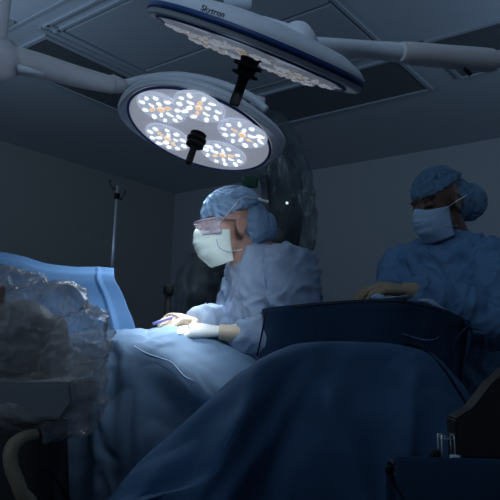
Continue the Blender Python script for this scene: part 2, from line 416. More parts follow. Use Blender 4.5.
jt2 = P(548, -40, 2.25); tube(bm, [jt2, V((jt2.x, jt2.y, CZ))], .03, 16)
part_w(bm, 'ceiling_post', m_armgrey, lamp2)
bm = bmesh.new(); tube(bm, [P(224, 1, 1.50), P(237, 2, 1.50), P(252, 3, 1.50)], [.013, .017, .013], 16, 10)
part_w(bm, 'top_clip', m_tbar, lamp2)
# lettering on the edge of the far rim, as photographed
tx = bpy.data.curves.new('lettering', 'FONT'); tx.body = 'Skytron'; tx.size = .016; tx.extrude = .0004; tx.shear = .2; tx.align_x = 'CENTER'
to = bpy.data.objects.new('t', tx); C.objects.link(to)
dg = bpy.context.evaluated_depsgraph_get(); tm = bpy.data.meshes.new_from_object(to.evaluated_get(dg)); bpy.data.objects.remove(to)
bt2 = bvh([c for c in lamp2.children if c.name.startswith('housing')][0])
Mi = M2.inverted()
h = None
e_l = Mi @ EYE
def snap2(px, py):
    d = (Mi.to_3x3() @ ray(px, py)).normalized(); hh = bt2.ray_cast(e_l, d); return hh
h = snap2(212, 13.5)
if h[0] is not None:
    nw = M2.to_3x3() @ h[1]; hw = M2 @ h[0]
    if nw.dot(EYE-hw) < 0: nw = -nw
    TM = frame(hw+nw*.0012, (RR*.95-UU*.31), nw)
    for v in tm.vertices:
        wv = TM @ v.co; dr = (wv-EYE).normalized(); hh = bt2.ray_cast(e_l, (Mi.to_3x3() @ dr).normalized())
        if hh[0] is not None: wv = EYE + (M2 @ hh[0]-EYE)*.9978
        v.co = wv
    tm.materials.clear(); tm.materials.append(m_black)
    tm.name = 'lettering'; to = bpy.data.objects.new('lettering', tm); C.objects.link(to); to.parent = lamp2; to.matrix_parent_inverse = M2.inverted()

# ------------------------------------------------------------------ operating table, patient drapes
def rowp(xs, ys, ds): 
    if not isinstance(ds, (list, tuple)): ds = [ds]*len(xs)
    return [P(x, y, d) for x, y, d in zip(xs, ys, ds)]
xs = [30, 60, 85, 107, 130, 160, 190, 215, 240, 265, 300]
tb = thing('operating_table', 'dark operating table hidden under the blue patient drapes', 'operating table')
bm = bmesh.new(); c = P(150, 395, 1.95); box(bm, (-.15, 1.84, .96), (.80, .20, .10), None, .03); finish(bm, 'table_pad', m_dark, tb)
bm = bmesh.new(); box(bm, (-.15, 1.85, .46), (.24, .16, .86), None, .03); finish(bm, 'column', m_steel, tb)
bm = bmesh.new(); box(bm, (-.15, 1.85, .05), (.70, .28, .10), None, .03); finish(bm, 'base', m_dark, tb)
rowsA = [
 rowp(xs, [420]*11, 1.985),
 rowp(xs, [352, 350, 348, 346, 345, 343, 344, 350, 366, 385, 410], 1.965),
 rowp(xs, [336, 334, 332, 330, 328, 327, 328, 334, 346, 364, 390], 1.90),
 rowp(xs, [340, 338, 336, 334, 334, 337, 343, 352, 362, 378, 405], 1.76),
 rowp(xs, [350, 348, 345, 344, 347, 360, 382, 398, 405, 415, 440], [1.66]*4+[1.64, 1.62, 1.6]+[1.6]*4),
 rowp(xs, [400, 398, 392, 390, 392, 405, 425, 440, 450, 460, 480], 1.615),
 rowp(xs, [520, 520, 515, 510, 505, 505, 510, 520, 525, 530, 540], 1.58),
 [V((p.x, p.y, .05)) for p in rowp(xs, [700]*11, 1.62)],
]
def foldA(p, u, v):
    a = max(0, min(1, (v-.5)*4))     # vertical pleats in the hanging part
    k = sin(u*34+2.2*noise.noise(V((u*6, v*2, 0))))*.010*a
    # crisp pleat close to the plastic bag
    s = exp(-((u-.36)/.035)**2)*.012*max(0, min(1, (v-.3)*5))
    return p + V((0, -1, 0))*(k+s)
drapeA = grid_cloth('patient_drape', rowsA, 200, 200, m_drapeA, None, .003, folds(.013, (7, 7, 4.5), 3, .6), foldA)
tag(drapeA, 'lighter blue surgical drape over the patient under the bright working spot', 'surgical drape')
xb = [84, 112, 140, 170, 205, 243, 275, 320, 365, 405, 432, 455, 475, 496, 520]
cr = [520, 487, 459, 432, 401, 366, 350, 342, 340, 342, 351, 376, 406, 436, 470]
dB = [1.34, 1.36, 1.38, 1.40, 1.42, 1.46, 1.50, 1.52, 1.52, 1.50, 1.48, 1.46, 1.44, 1.42, 1.40]
rowsB = [
 [V((p.x, p.y, .35)) for p in rowp(xb, cr, [d+.16 for d in dB])],
 rowp(xb, [c+55 for c in cr], [d+.16 for d in dB]),
 rowp(xb, [c+10 for c in cr], [d+.08 for d in dB]),
 rowp(xb, cr, dB),
 rowp(xb, [c+10+(510-c)*.12 for c in cr], [d-.07 for d in dB]),
 rowp(xb, [c+10+(520-c)*.45 for c in cr], [d-.15 for d in dB]),
 rowp(xb, [max(c+40, 540) for c in cr], [d-.20 for d in dB]),
 [V((p.x, p.y, .05)) for p in rowp(xb, [700]*15, [d-.22 for d in dB])],
]
def foldB(p, u, v):
    a = max(0, min(1, (v-.42)*3)); x = p.x
    k = 0
    for (x0, sl, wd, am) in ((-.02, .25, .05, .035), (.10, .5, .035, -.02), (.22, -.35, .05, .028), (.36, .2, .03, .018), (-.16, .6, .04, .02), (.02, .7, .03, -.018)):
        k += exp(-((x-x0-sl*(p.z-.95))/wd)**2)*am*1.7
    # small raised peak where the left edge is tucked
    k += exp(-((u-.16)/.05)**2-((v-.55)/.10)**2)*.03
    return p + V((0, -1, .15))*(k*a)
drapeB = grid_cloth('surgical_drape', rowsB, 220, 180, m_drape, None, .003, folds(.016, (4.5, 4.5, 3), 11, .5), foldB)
tag(drapeB, 'large dark blue surgical drape humped across the foreground below the instrument tray', 'surgical drape')
tA, tB = bvh(drapeA), bvh(drapeB)
# crinkled hem of the patient drape, its highlight put in as paler colour
bm = bmesh.new(); tube(bm, [snap([tA], x, y, .002) for x, y in ((134, 346), (146, 353), (160, 358), (172, 363), (184, 376), (195, 381))], [.0035, .004, .003, .004, .004, .002], 8, 40, flat=.5)
finish(bm, 'drape_hem', m_mask2, drapeA)

# anaesthesia screen drape
xs2 = [-60, -20, 0, 22, 45, 70, 95, 114]
rowsS = [
 rowp([x for x in xs2], [330]*8, 2.22),
 rowp(xs2, [250, 255, 258, 262, 268, 271, 272, 273], 2.12),
 rowp(xs2, [249, 254, 257, 261, 268, 271, 272, 273], 2.05),
 rowp(xs2[:-1]+[115.5], [262, 266, 269, 273, 277, 279, 280, 281], 2.03),
 rowp([-60, -20, 0, 22, 48, 76, 104, 126], [300, 300, 300, 300, 300, 302, 303, 303], 2.04),
 rowp([-60, -20, 0, 24, 52, 84, 112, 139], [350]*8, 2.02),
 rowp([-60, -20, 0, 24, 52, 84, 112, 143], [480]*8, 2.0)]
def foldS(p, u, v):
    return p + V((0, -1, 0))*(sin(u*13+1)*.006*max(0, v-.35) + exp(-((u-.88)/.012)**2)*.01)
screen = grid_cloth('screen_drape', rowsS, 120, 100, m_screen, None, .003, folds(.0035, (4, 4, 3), 21, .3), foldS)
tag(screen, 'upright mid-blue drape screen hung behind the clear plastic cover', 'drape')
bar = thing('drape_support', 'thin metal bar on two legs holding up the blue drape screen', 'support bar')
bm = bmesh.new(); tube(bm, [P(-60, 257, 2.09), P(0, 265, 2.09), P(45, 276, 2.09), P(108, 281, 2.09)], .007, 10, 20); finish(bm, 'bar', m_steel, bar)
q = P(104, 281, 2.09); bm = bmesh.new(); tube(bm, [q, V((q.x, q.y, .95)), V((q.x, q.y, 0))], .007, 10); finish(bm, 'leg', m_steel, bar)
q = P(-60, 257, 2.09); bm = bmesh.new(); tube(bm, [q, V((q.x, q.y, .95)), V((q.x, q.y, 0))], .007, 10); finish(bm, 'leg', m_steel, bar)

# ------------------------------------------------------------------ instrument tray (Mayo stand)
tray = thing('instrument_stand', 'instrument stand draped in very dark blue cloth between the two masked people', 'instrument stand')
x3 = [262, 275, 300, 350, 395, 425, 450, 470]
top = [309, 306.5, 304, 300, 299, 304, 312, 322]
dT = [1.84, 1.80, 1.77, 1.72, 1.68, 1.70, 1.74, 1.80]
rowsT = [
 rowp(x3, [y+58 for y in top], [d+.30 for d in dT]),
 rowp(x3, [y+11 for y in top], [d+.27 for d in dT]),
 rowp(x3, [y+4.0 for y in top], [d+.12 for d in dT]),
 rowp(x3, top, dT),
 rowp(x3, [y+3.5 for y in top], [d-.016 for d in dT]),
 rowp([263, 277, 302, 352, 396, 425, 449, 466], [y+22 for y in top], [d-.012 for d in dT]),
 rowp([258, 275, 302, 352, 396, 425, 447, 462], [365, 363, 361, 362, 364, 364, 368, 374], [d-.01 for d in dT]),
 rowp([258, 275, 302, 352, 396, 425, 447, 462], [410]*8, [d-.02 for d in dT]),
]
def foldT(p, u, v):
    a = max(0, min(1, (v-.55)*4)); b = max(0, (u-.72)/.28)
    return p + V((0, -1, 0))*(sin(u*17+3*noise.noise(V((u*5, v*3, 2))))*.007*a + sin(u*70-v*8)*.010*b*a)
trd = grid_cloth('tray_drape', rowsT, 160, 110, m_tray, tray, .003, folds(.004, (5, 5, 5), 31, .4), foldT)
tT = bvh(trd)
bm = bmesh.new()
a0, a1 = P(275, 310, 1.86), P(455, 309, 1.80)
box(bm, ((a0.x+a1.x)/2, a0.y+.10, 1.255), (.46, .22, .014), None, .006); finish(bm, 'tray', m_steel, tray)
bm = bmesh.new(); box(bm, ((a0.x+a1.x)/2, a0.y+.10, 1.235), (.44, .03, .03), None, .005); finish(bm, 'tray_support', m_steel, tray)
cxm = (a0.x+a1.x)/2; cym = a0.y+.10
bm = bmesh.new(); tube(bm, [(cxm, cym, 1.235), (cxm, cym, .08)], .016, 16); finish(bm, 'pole', m_steel, tray)
bm = bmesh.new(); box(bm, (cxm, cym, .06), (.42, .05, .04), None, .01); box(bm, (cxm-.19, cym, .06), (.05, .40, .04), None, .01); box(bm, (cxm+.19, cym, .06), (.05, .40, .04), None, .01); box(bm, (cxm, cym, .02), (.4, .04, .04), None, .01); finish(bm, 'base', m_steel, tray)
bm = bmesh.new()
tube(bm, [snap([tT], x, y, .003) for x, y in ((264, 312), (300, 306.2), (350, 302.4), (395, 301.2), (425, 306), (446, 313))], .0022, 8, 50)
finish(bm, 'tray_edge_cord', m_dark, tray)
for pts in (((468, 326, 1.76), (458, 336, 1.75), (452, 352, 1.74)), ((470, 327, 1.76), (469, 342, 1.75), (466, 358, 1.74)), ((464, 322, 1.76), (472, 328, 1.75), (482, 330, 1.76))):
    bm = bmesh.new(); tube(bm, [P(*p) for p in pts], [.009, .006, .004], 10, 12, flat=.5); finish(bm, 'drape_tie', m_tray, tray)
# glint on the crease at the tray drape's bottom, put in as a pale strip
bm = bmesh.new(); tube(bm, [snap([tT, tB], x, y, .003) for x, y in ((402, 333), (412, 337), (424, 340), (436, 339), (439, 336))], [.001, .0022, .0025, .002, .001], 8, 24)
o = finish(bm, 'glint_strip', m_cap2); tag(o, 'small crinkled glint strip on drape below the instrument tray', 'glint')
# cables
bm = bmesh.new(); tube(bm, [P(266, 311, 1.80), P(264, 322, 1.77), P(261, 338, 1.76), P(257, 356, 1.76)], .0026, 8, 24)
o = finish(bm, 'cable', m_black); tag(o, 'short black cord hanging from left corner of the instrument tray', 'cable')
bm = bmesh.new(); tube(bm, [snap([tB], x, y, .004, 1.5) for x, y in ((404, 344), (414, 346), (428, 353), (444, 370), (458, 391), (470, 411), (476, 424))], .0032, 8, 50)
o = finish(bm, 'cable', m_black); tag(o, 'long black cable curving down the right shoulder of the foreground drape', 'cable')

# ------------------------------------------------------------------ people
def head_pieces(bm, M):
    ell(bm, (-.012, 0, .035), (.100, .077, .088), M); ell(bm, (.035, 0, -.020), (.058, .062, .085), M)
    ell(bm, (.052, 0, -.088), (.034, .036, .028), M, 16); ell(bm, (.02, 0, -.06), (.05, .055, .05), M)
    ell(bm, (.100, 0, -.026), (.019, .014, .013), M, 12); tube(bm, [M @ V((.086, 0, .008)), M @ V((.102, 0, -.022))], [.008, .011], 8)
    ell(bm, (.080, .028, .026), (.014, .026, .009), M, 12); ell(bm, (.080, -.028, .026), (.014, .026, .009), M, 12)
    for s in (-1, 1):
        ell(bm, (.078, s*.031, .004), (.014, .017, .012), M, 12)
        ell(bm, (-.006, s*.080, -.012), (.018, .008, .032), M, 14)
        tube(bm, [M @ V((-.006+.019*cos(a), s*(.088), -.008+.030*sin(a))) for a in [x*.35-1.2 for x in range(14)]], .0045, 8)
    tube(bm, [M @ V((-.03, 0, -.03)), M @ V((-.045, 0, -.12)), M @ V((-.075, 0, -.20))], [.055, .052, .058], 20, 10)
def face_mats(me, M):
    Mi_ = M.inverted()
    for p in me.polygons:
        q = Mi_ @ p.center
        if q.x > .055:
            ay = abs(q.y)
            if .012 < ay < .050 and abs(q.z-(.032-.25*(ay-.03)**2*40)) < .0045: p.material_index = 1
            elif .014 < ay < .047 and abs(q.z-(-.004)) < .0028 and q.x > .07: p.material_index = 1
        if q.x < .01 and q.z > -.06 and (q.y**2) < .07**2 and q.x < -.055: p.material_index = 1
def hand(M, side=1, curl=(.5, .6, .7, .8), thumb=.5, scale=1., spread=.12):
    """glove bmesh: local +X fingers, +Z back of hand, thumb to side*Y"""
    bm = bmesh.new(); s = scale
    tube(bm, [(-.075*s, 0, .004*s), (-.03*s, 0, .002*s), (0, 0, 0), (.05*s, 0, .002*s), (.085*s, 0, 0)], [.033*s, .029*s, .030*s, .042*s, .040*s], 16, 12, flat=.50, up=(0, 0, 1))
    L = ((.040, .025, .020), (.045, .028, .021), (.041, .026, .020), (.032, .020, .017))
    for i in range(4):
        y = side*(.030-.020*i)*s; x = (.080-.003*abs(i-1))*s
        ang = 0; p = V((x-.02*s, y*.9, 0)); pts = [p]; rad = [.010*s]
        p = V((x, y, .001*s)); pts.append(p); rad.append(.0098*s)
        yaw = side*(.5-i*.33)*spread*2
        for k in range(3):
            ang += curl[i]*(.75, 1.0, .6)[k]
            p = p + V((cos(ang)*cos(yaw), sin(yaw)*cos(ang), -sin(ang)))*L[i][k]*s
            pts.append(p); rad.append((.0090, .0083, .0066)[k]*s)
        tube(bm, pts, rad, 10, 18); ell(bm, pts[-1], (.0070*s,)*3, None, 10)
    p0 = V((.012*s, side*.022*s, -.004*s)); d1 = V((.60, side*.72, -.30)).normalized(); d2 = V((.88, side*(.45-.6*thumb), -.25-.35*thumb)).normalized()
    p1 = p0+d1*.036*s; p2 = p1+d2*.034*s; p3 = p2+(d2+V((.1, -side*.25*thumb, 0))).normalized()*.026*s
    tube(bm, [p0, p1, p2, p3], [.0155*s, .0125*s, .0105*s, .008*s], 10, 16); ell(bm, p3, (.0085*s,)*3, None, 10)
    for v in bm.verts: v.co = M @ v.co
    return bm
def person(name, label, headM, torso, shoulders, arms, skin, gownm, capm, maskm, legx, bun, seed, glovem, capz=.038):
    """torso: list of (center, rx, ry, facing dir); arms: list of [shoulder, elbow, wrist]"""
    fwd = (headM.to_3x3() @ V((1, 0, 0)))
    bm = bmesh.new(); head_pieces(bm, headM)
    tube(bm, [headM @ V((-.075, 0, -.18)), torso[0][0]+V((0, 0, -.02)), torso[2][0], torso[3][0], torso[4][0]], [.055, .065, .095, .10, .11], 20, 24)
    for a in arms:
        tube(bm, [torso[1][0]+V((0, 0, -.03)), a[0], (a[0]+a[1])/2, a[1], (a[1]+a[2])/2, a[2]], [.05, .05, .044, .038, .034, .026], 14, 30)
    for lx in legx:
        tube(bm, [torso[4][0]+lx*.4, torso[4][0]+lx*.9+V((0, 0, -.12)), V((torso[4][0].x, torso[4][0].y, .5))+lx, V((torso[4][0].x, torso[4][0].y, .09))+lx], [.09, .085, .058, .042], 14, 24)
        b = V((torso[4][0].x, torso[4][0].y, .045))+lx; ff = V((fwd.x, fwd.y, 0)).normalized()
        tube(bm, [b-ff*.06, b+ff*.05, b+ff*.16], [.043, .042, .03], 12, 8)
    body = fuse(bm, name, [skin, m_hair], None, .0048, 3)
    face_mats(body.data, headM)
    tag(body, label, 'person')
    # gown
    bm = bmesh.new()
    prof = torso
    seg = 28; rings = []
    pts = crom([V((t_[0].x, t_[0].y, t_[0].z, t_[1])) for t_ in prof], 30); ry_ = crom([V((t_[2], 0, 0)) for t_ in prof], 30)
    fdir = V((torso[0][3].x, torso[0][3].y, 0)).normalized(); sdir = V((-fdir.y, fdir.x, 0))
    for q_, r_ in zip(pts, ry_):
        rings.append([bm.verts.new(V((q_[0], q_[1], q_[2])) + fdir*cos(a)*q_[3] + sdir*sin(a)*r_[0]) for a in [2*pi*k/seg for k in range(seg)]])
    for a, b in zip(rings, rings[1:]):
        for k in range(seg): bm.faces.new((a[k], a[(k+1) % seg], b[(k+1) % seg], b[k]))
    bm.faces.new(rings[0][::-1]); bm.faces.new(rings[-1])
    for a, sr in zip(arms, shoulders):
        st = torso[1][0].lerp(a[0], .35)+V((0, 0, -.03))
        tube(bm, [st, a[0], (a[0]+a[1])/2, a[1], (a[1]*.5+a[2]*.5), a[1]*.0+a[2]*1.0], [sr*.95, sr, sr*.93, sr*.90, sr*.72, sr*.54], 18, 36)
    def disp(co, n):
        # drag creases running from shoulder to elbow plus general crumple
        d = folds(.012, (9, 9, 10), seed, .9)(co, n)
        p = V((co.x*9+co.z*11, co.y*9, (co.z-co.x)*4))+V((seed, 0, 0))
        d += n*(ridge(p+noise.noise_vector(co*5)*.6)*.013)
        p2 = V((co.x*26-co.z*10, co.y*20, co.z*15+co.x*12))+V((0, seed, 0)); d += n*(max(0, ridge(p2+noise.noise_vector(co*9)*1.2))**2*.008)
        return d
    g = fuse(bm, 'gown', gownm, body, .0065, 5, disp)
    # neck binding
    # cap
    bm = bmesh.new()
    cm = headM
    ell(bm, (-.028, 0, .040), (.118, .092, .100), cm, 32, ((0.0, 0, capz), V((.36, 0, 1)).normalized()))
    ell(bm, (-.070, 0, .012), (.080, .084, .090), cm, 24, ((-.045, 0, -.05), V((-.9, 0, .35)).normalized()))
    if bun: ell(bm, (-.150, .01, -.010), (.068, .072, .072), cm, 24)
    else: ell(bm, (-.112, 0, -.005), (.062, .070, .062), cm, 24)
    cmi = cm.inverted(); c3 = cm.to_3x3()
    def cdisp(co, n):
        q_ = cmi @ co; a = math.atan2(q_.y, q_.z*.2-q_.x)  # pleats fan out from the crown
        pl = sin(math.atan2(q_.y*1.0, -q_.x+.02)*17+3*noise.noise(q_*14))
        k = exp(-((q_.z-.03+.36*q_.x)/.035)**2)
        return n*(pl*.0026*(.35+k) + ridge(V((q_.x*20, q_.y*60, q_.z*40))+noise.noise_vector(q_*18)*.7+V((seed, 0, 0)))*.0036 *(1-.8*min(1, k)) - (.006*k if q_.x > -.02 else 0))
    cap = fuse(bm, 'cap', capm, body, .0036, 5, cdisp)
    # mask
    me = bpy.data.meshes.new('mask'); nu, nv = 41, 29; vv = []
    for jv in range(nv):
        v_ = jv/(nv-1)
        for iu in range(nu):
            u_ = iu/(nu-1)*2-1; th = u_*radians(84)
            xr = .078+.030*sin(pi*min(1, v_*1.0+.12))-.002*v_-.022*max(0, (v_-.72)/.28)**2
            z = -.012-.118*v_; zc = -.062
            z = zc+(z-zc)*(1-(.25 if z > zc else .06)*abs(u_)**1.5)
            if v_ < .3: z += .014*exp(-(u_/.22)**2)*(1-v_/.3); xr += .010*exp(-(u_/.2)**2)
            pl = .0022*sin(v_*pi*7)*(1-abs(u_)**2)
            vv.append(headM @ V((.022+(xr+pl)*cos(th), (.072-.012*v_)*sin(th)*1.03, z+.008*abs(u_)**2)))
    ff = [(jv*nu+iu, jv*nu+iu+1, (jv+1)*nu+iu+1, (jv+1)*nu+iu) for jv in range(nv-1) for iu in range(nu-1)]
    me.from_pydata(vv, [], ff); me.materials.append(maskm)
    for p in me.polygons: p.use_smooth = True
    mo = bpy.data.objects.new('mask', me); C.objects.link(mo); mo.parent = body
    s = mo.modifiers.new('thick', 'SOLIDIFY'); s.thickness = .0016; s.offset = 1
    return body, g, cap, mo
# surgeon at the left, profile towards the left and a little towards us
hp = P(229, 227.5, 2.06)
hf = V((-.86, -.42, -.17)); hu = V((-.16, -.05, 1))
HM = frame(hp, hf, hu)
fw = V((-.93, -.30, 0))
tS = [(P(259, 249, 2.12), .062, .072, fw), (P(263, 260, 2.12), .095, .125, fw), (P(268, 276, 2.12), .125, .165, fw), (P(270, 310, 2.12), .135, .175, fw), (P(272, 400, 2.14), .14, .18, fw), (V((.10, 2.2, .48)), .17, .21, fw), (V((.10, 2.2, .30)), .17, .21, fw)]
shN, elN, wrN = P(291, 271, 1.96), P(303, 338, 1.87), P(237, 334, 1.87)
shF, elF, wrF = P(252, 268, 2.27), P(232, 322, 2.16), P(197, 322, 2.02)
surg, gS, capS, maskS = person('person', 'person in pale blue gown, white mask and clear glasses working under the lit lamp', HM, tS, (.070, .062), [[shN, elN, wrN], [shF, elF, wrF]], m_skin, m_gown, m_cap, m_mask,
    [V((.02, -.10, 0)), V((-.02, .10, 0))], False, 1, m_glove)
def glove(M, parent, m, **kw):
    return fuse(hand(M, **kw), 'glove', m, parent, .0028, 3)
gl = glove(frame(P(217, 331, 1.86), P(180, 331.5, 1.84)-P(217, 331, 1.86), V((0, -.35, 1))), surg, m_glove_lit, side=-1, curl=(.22, .25, .3, .35), thumb=.3, scale=1.0)
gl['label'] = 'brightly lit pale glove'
gr = glove(frame(P(190, 321, 2.0), P(163, 319, 1.90)-P(190, 321, 2.0), V((-.2, -.5, 1))), surg, m_glove, side=1, curl=(.62, .7, .8, .9), thumb=.9, scale=1.0)
bm = bmesh.new(); tube(bm, [P(252, 335, 1.868), P(243, 334.5, 1.866), P(232, 333.2, 1.862), P(223, 332.4, 1.86), P(219.5, 332.2, 1.86)], [.030, .0315, .0325, .0305, .0315], 18, 10, flat=.8); finish(bm, 'glove_cuff', m_glove, surg)
tc_ = [bvh(capS), bvh(maskS), bvh(surg)]
def strap(pts, parent, r=.0032, m=m_tie, trees=None, flat=.45, n=50, off=.002, name='mask_tie', dflt=2):
    q_ = crom([V((x, y, 0)) for x, y in pts], len(pts)*6)
    w_ = [snap(trees, p.x, p.y, off, dflt) for p in q_]
    w_ = [(w_[max(i-2, 0)]+w_[max(i-1, 0)]+w_[i]+w_[min(i+1, len(w_)-1)]+w_[min(i+2, len(w_)-1)])/5 for i in range(len(w_))]
    w_ = [min(a, b, key=lambda z: (z-EYE).length) for a, b in zip(w_, [snap(trees, p.x, p.y, off, dflt) for p in q_])]
    bm = bmesh.new(); tube(bm, w_, r, 8, None, flat=flat); return finish(bm, name, m, parent)
tc_ = [bvh(capS), bvh(maskS), bvh(surg)]
strap([(217, 229), (222, 221), (229, 212), (236, 204), (243, 197.5), (252, 198), (261, 200), (269, 202)], surg, trees=tc_, r=.0042, n=8)
strap([(217, 238), (219, 246), (226, 251), (234, 251), (243, 249)], surg, trees=tc_, r=.0024)
# clear glasses
gM = HM
bm = bmesh.new(); rg = []
for s in (-1, 1):
    pass
gls = bpy.data.objects.new('safety_glasses', None); C.objects.link(gls); gls.parent = surg
for s in (-1, 1):
    me = bmesh.new(); n_ = 14; ring = []
    for jv in range(8):
        for iu in range(n_):
            th = s*(iu/(n_-1))*radians(66)+s*.05; zz = .022-.046*jv/7
            ring.append(me.verts.new(gM @ V((.030+.088*cos(th), .078*sin(th), zz-.004*(iu/n_)))))
    for jv in range(7):
        for iu in range(n_-1): me.faces.new((ring[jv*n_+iu], ring[jv*n_+iu+1], ring[(jv+1)*n_+iu+1], ring[(jv+1)*n_+iu]))
    lo = finish(me, 'lens', m_lens, gls); sm = lo.modifiers.new('t', 'SOLIDIFY'); sm.thickness = .0015
    bm = bmesh.new(); tube(bm, [gM @ V((.030+.089*cos(s*(t_/10)*radians(70)), .079*sin(s*(t_/10)*radians(70)), .024)) for t_ in range(11)]+[gM @ V((.0, s*.083, .012))], .0022, 8, 30); finish(bm, 'frame', m_pink, gls)
    bm = bmesh.new(); tube(bm, [gM @ V((.030+.089*cos(s*(t_/10)*radians(66)), .079*sin(s*(t_/10)*radians(66)), -.026+.004*abs(sin(t_)))) for t_ in range(1, 11)], .0016, 8, 30); finish(bm, 'frame', m_pink, gls)
# instrument in the far hand
bm = bmesh.new(); tube(bm, [P(153, 324, 1.88), P(160, 321.5, 1.88), P(172, 317, 1.92)], [.0035, .0055, .005], 10, 8)
o = finish(bm, 'surgical_pen', m_purple); tag(o, 'small purple instrument held in the far gloved fingers', 'instrument')
# gauze under the hand
bm = bmesh.new()
gz = [[P(x, y, d) for x in (178, 190, 204, 220)] for y, d in ((326, 1.93), (329.5, 1.88), (334.5, 1.80))]
bm.free()
gz = [[snap([tA], x, y, .012) for x in (178, 186, 194, 203, 212)] for y in (329.5, 331.5, 334)]
gzo = grid_cloth('gauze', gz, 60, 24, m_white, None, .006, folds(.002, (30, 30, 30), 4, .5))
tag(gzo, 'small white gauze lying under the brightly lit hand', 'gauze')

# second person at right, dim
hp2 = P(438, 205, 2.22)
HM2 = frame(hp2, V((-.82, -.50, -.28)), V((-.20, -.06, 1)))
fw2 = V((-.72, -.68, 0))
tS2 = [(P(455, 236, 2.26), .060, .075, fw2), (P(453, 246, 2.26), .09, .13, fw2), (P(450, 258, 2.27), .12, .19, fw2), (P(450, 300, 2.24), .135, .195, fw2), (P(455, 390, 2.2), .14, .19, fw2), (V((.78, 2.25, .48)), .17, .21, fw2), (V((.78, 2.25, .30)), .17, .21, fw2)]
sh1, el1, wr1 = P(492, 268, 2.12), P(497, 322, 1.96), P(415, 292, 1.90)
sh2, el2, wr2 = P(404, 266, 2.36), P(392, 305, 2.25), P(385, 294, 2.08)
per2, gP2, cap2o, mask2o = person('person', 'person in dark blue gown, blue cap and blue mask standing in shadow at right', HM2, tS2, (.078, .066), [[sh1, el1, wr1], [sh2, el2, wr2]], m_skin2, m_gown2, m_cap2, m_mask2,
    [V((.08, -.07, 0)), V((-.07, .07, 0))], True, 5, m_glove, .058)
glove(frame(P(404, 290, 1.90), P(372, 288, 1.88)-P(404, 290, 1.90), V((0, -.35, 1))), per2, m_glove2, side=-1, curl=(.55, .6, .65, .7), thumb=.5, scale=.95)
glove(frame(P(385, 293, 2.06), P(358, 292, 1.98)-P(385, 293, 2.06), V((-.1, -.2, 1))), per2, m_glove2, side=1, curl=(.35, .4, .5, .5), thumb=.5, scale=.95)
bm = bmesh.new(); tube(bm, [P(421, 293, 1.90), P(412, 291.5, 1.90), P(402, 290.5, 1.90)], [.035, .033, .029], 18, 10, flat=.85); finish(bm, 'glove_cuff', m_glove2, per2)
tc2 = [bvh(cap2o), bvh(mask2o), bvh(per2)]
strap([(444, 210), (452, 204), (460, 199), (467, 195)], per2, trees=tc2, r=.0024, n=8, dflt=2.15)
strap([(446, 226), (452, 226), (458, 225)], per2, trees=tc2, r=.0022, n=8, dflt=2.15)
# things on the tray
bm = bmesh.new(); ell(bm, P(377, 297, 1.80), (.018, .014, .010)); ell(bm, P(381, 298, 1.79), (.014, .012, .009))
o = fuse(bm, 'sponge', m_mask2, None, .003, 3, folds(.002, (60, 60, 60))); tag(o, 'small pale lilac sponge on the tray below the gloved hands', 'sponge')
bm = bmesh.new(); tube(bm, [P(386, 298, 1.78), P(408, 295.6, 1.78)], .0022, 8); tube(bm, [P(386, 298, 1.78), P(408, 297, 1.785)], .0018, 8)
o = finish(bm, 'forceps', m_steel); tag(o, 'thin metal forceps on the tray beside the gloved wrist', 'forceps')
bm = bmesh.new(); tube(bm, [P(420, 301, 1.80), P(430, 302, 1.76), P(440, 308, 1.76), P(450, 313, 1.77)], [.010, .014, .010, .003], 12, 20, flat=.5)
o = fuse(bm, 'folded_towel', m_gown, None, .003, 3, folds(.003, (40, 40, 40))); tag(o, 'crumpled pale cloth at the right end of the tray', 'towel')

# ------------------------------------------------------------------ microscope under plastic behind the surgeon
mic = thing('surgical_microscope', 'large surgical microscope bagged in smoky clear plastic behind the left person', 'microscope')
bm = bmesh.new()
tube(bm, [P(272, 130, 2.70), P(280, 160, 2.68), P(286, 200, 2.66), P(282, 245, 2.66), P(270, 300, 2.7)], [.05, .075, .08, .075, .07], 16, 24)
tube(bm, [P(282, 235, 2.66), P(240, 262, 2.62), P(205, 275, 2.6)], [.06, .06, .065], 16, 14)
tube(bm, [P(203, 262, 2.6), P(203, 300, 2.58), P(206, 330, 2.58)], [.05, .07, .05], 16, 14)
fuse(bm, 'scope_body', m_dark, mic, .01, 3)
q = P(275, 320, 2.72)
bm = bmesh.new(); tube(bm, [q, V((q.x, q.y, .12))], .06, 20); finish(bm, 'column', m_dark, mic)
bm = bmesh.new(); box(bm, (q.x, q.y, .07), (.6, .55, .14), None, .03); finish(bm, 'base', m_dark, mic)
bm = bmesh.new()
tube(bm, [P(262, 118, 2.72), P(276, 140, 2.68), P(285, 175, 2.66), P(290, 215, 2.66), P(300, 250, 2.66)], [.05, .085, .10, .105, .07], 18, 24)
tube(bm, [P(288, 235, 2.66), P(240, 258, 2.62), P(205, 270, 2.6)], [.08, .08, .08], 16, 14)
tube(bm, [P(203, 256, 2.6), P(201, 290, 2.58), P(204, 335, 2.58)], [.055, .105, .11], 18, 16)
fuse(bm, 'plastic_cover', m_bag2, mic, .008, 3, folds(.020, (11, 11, 5), 9, .7))
bm = bmesh.new(); ell(bm, P(287, 203, 2.52), (.006, .006, .006), None, 10); o = finish(bm, 'glint_bead', mat('glint_bead_glow', (.8, .9, .9), .3, emit=(.8, .95, 1), es=.8), mic); o['label'] = 'tiny pale glinting spot'  # white glint on the cover, put in as a small glowing bead
bm = bmesh.new(); box(bm, P(250, 182, 2.63), (.07, .03, .05), None, .01); finish(bm, 'side_pad', m_green, mic)

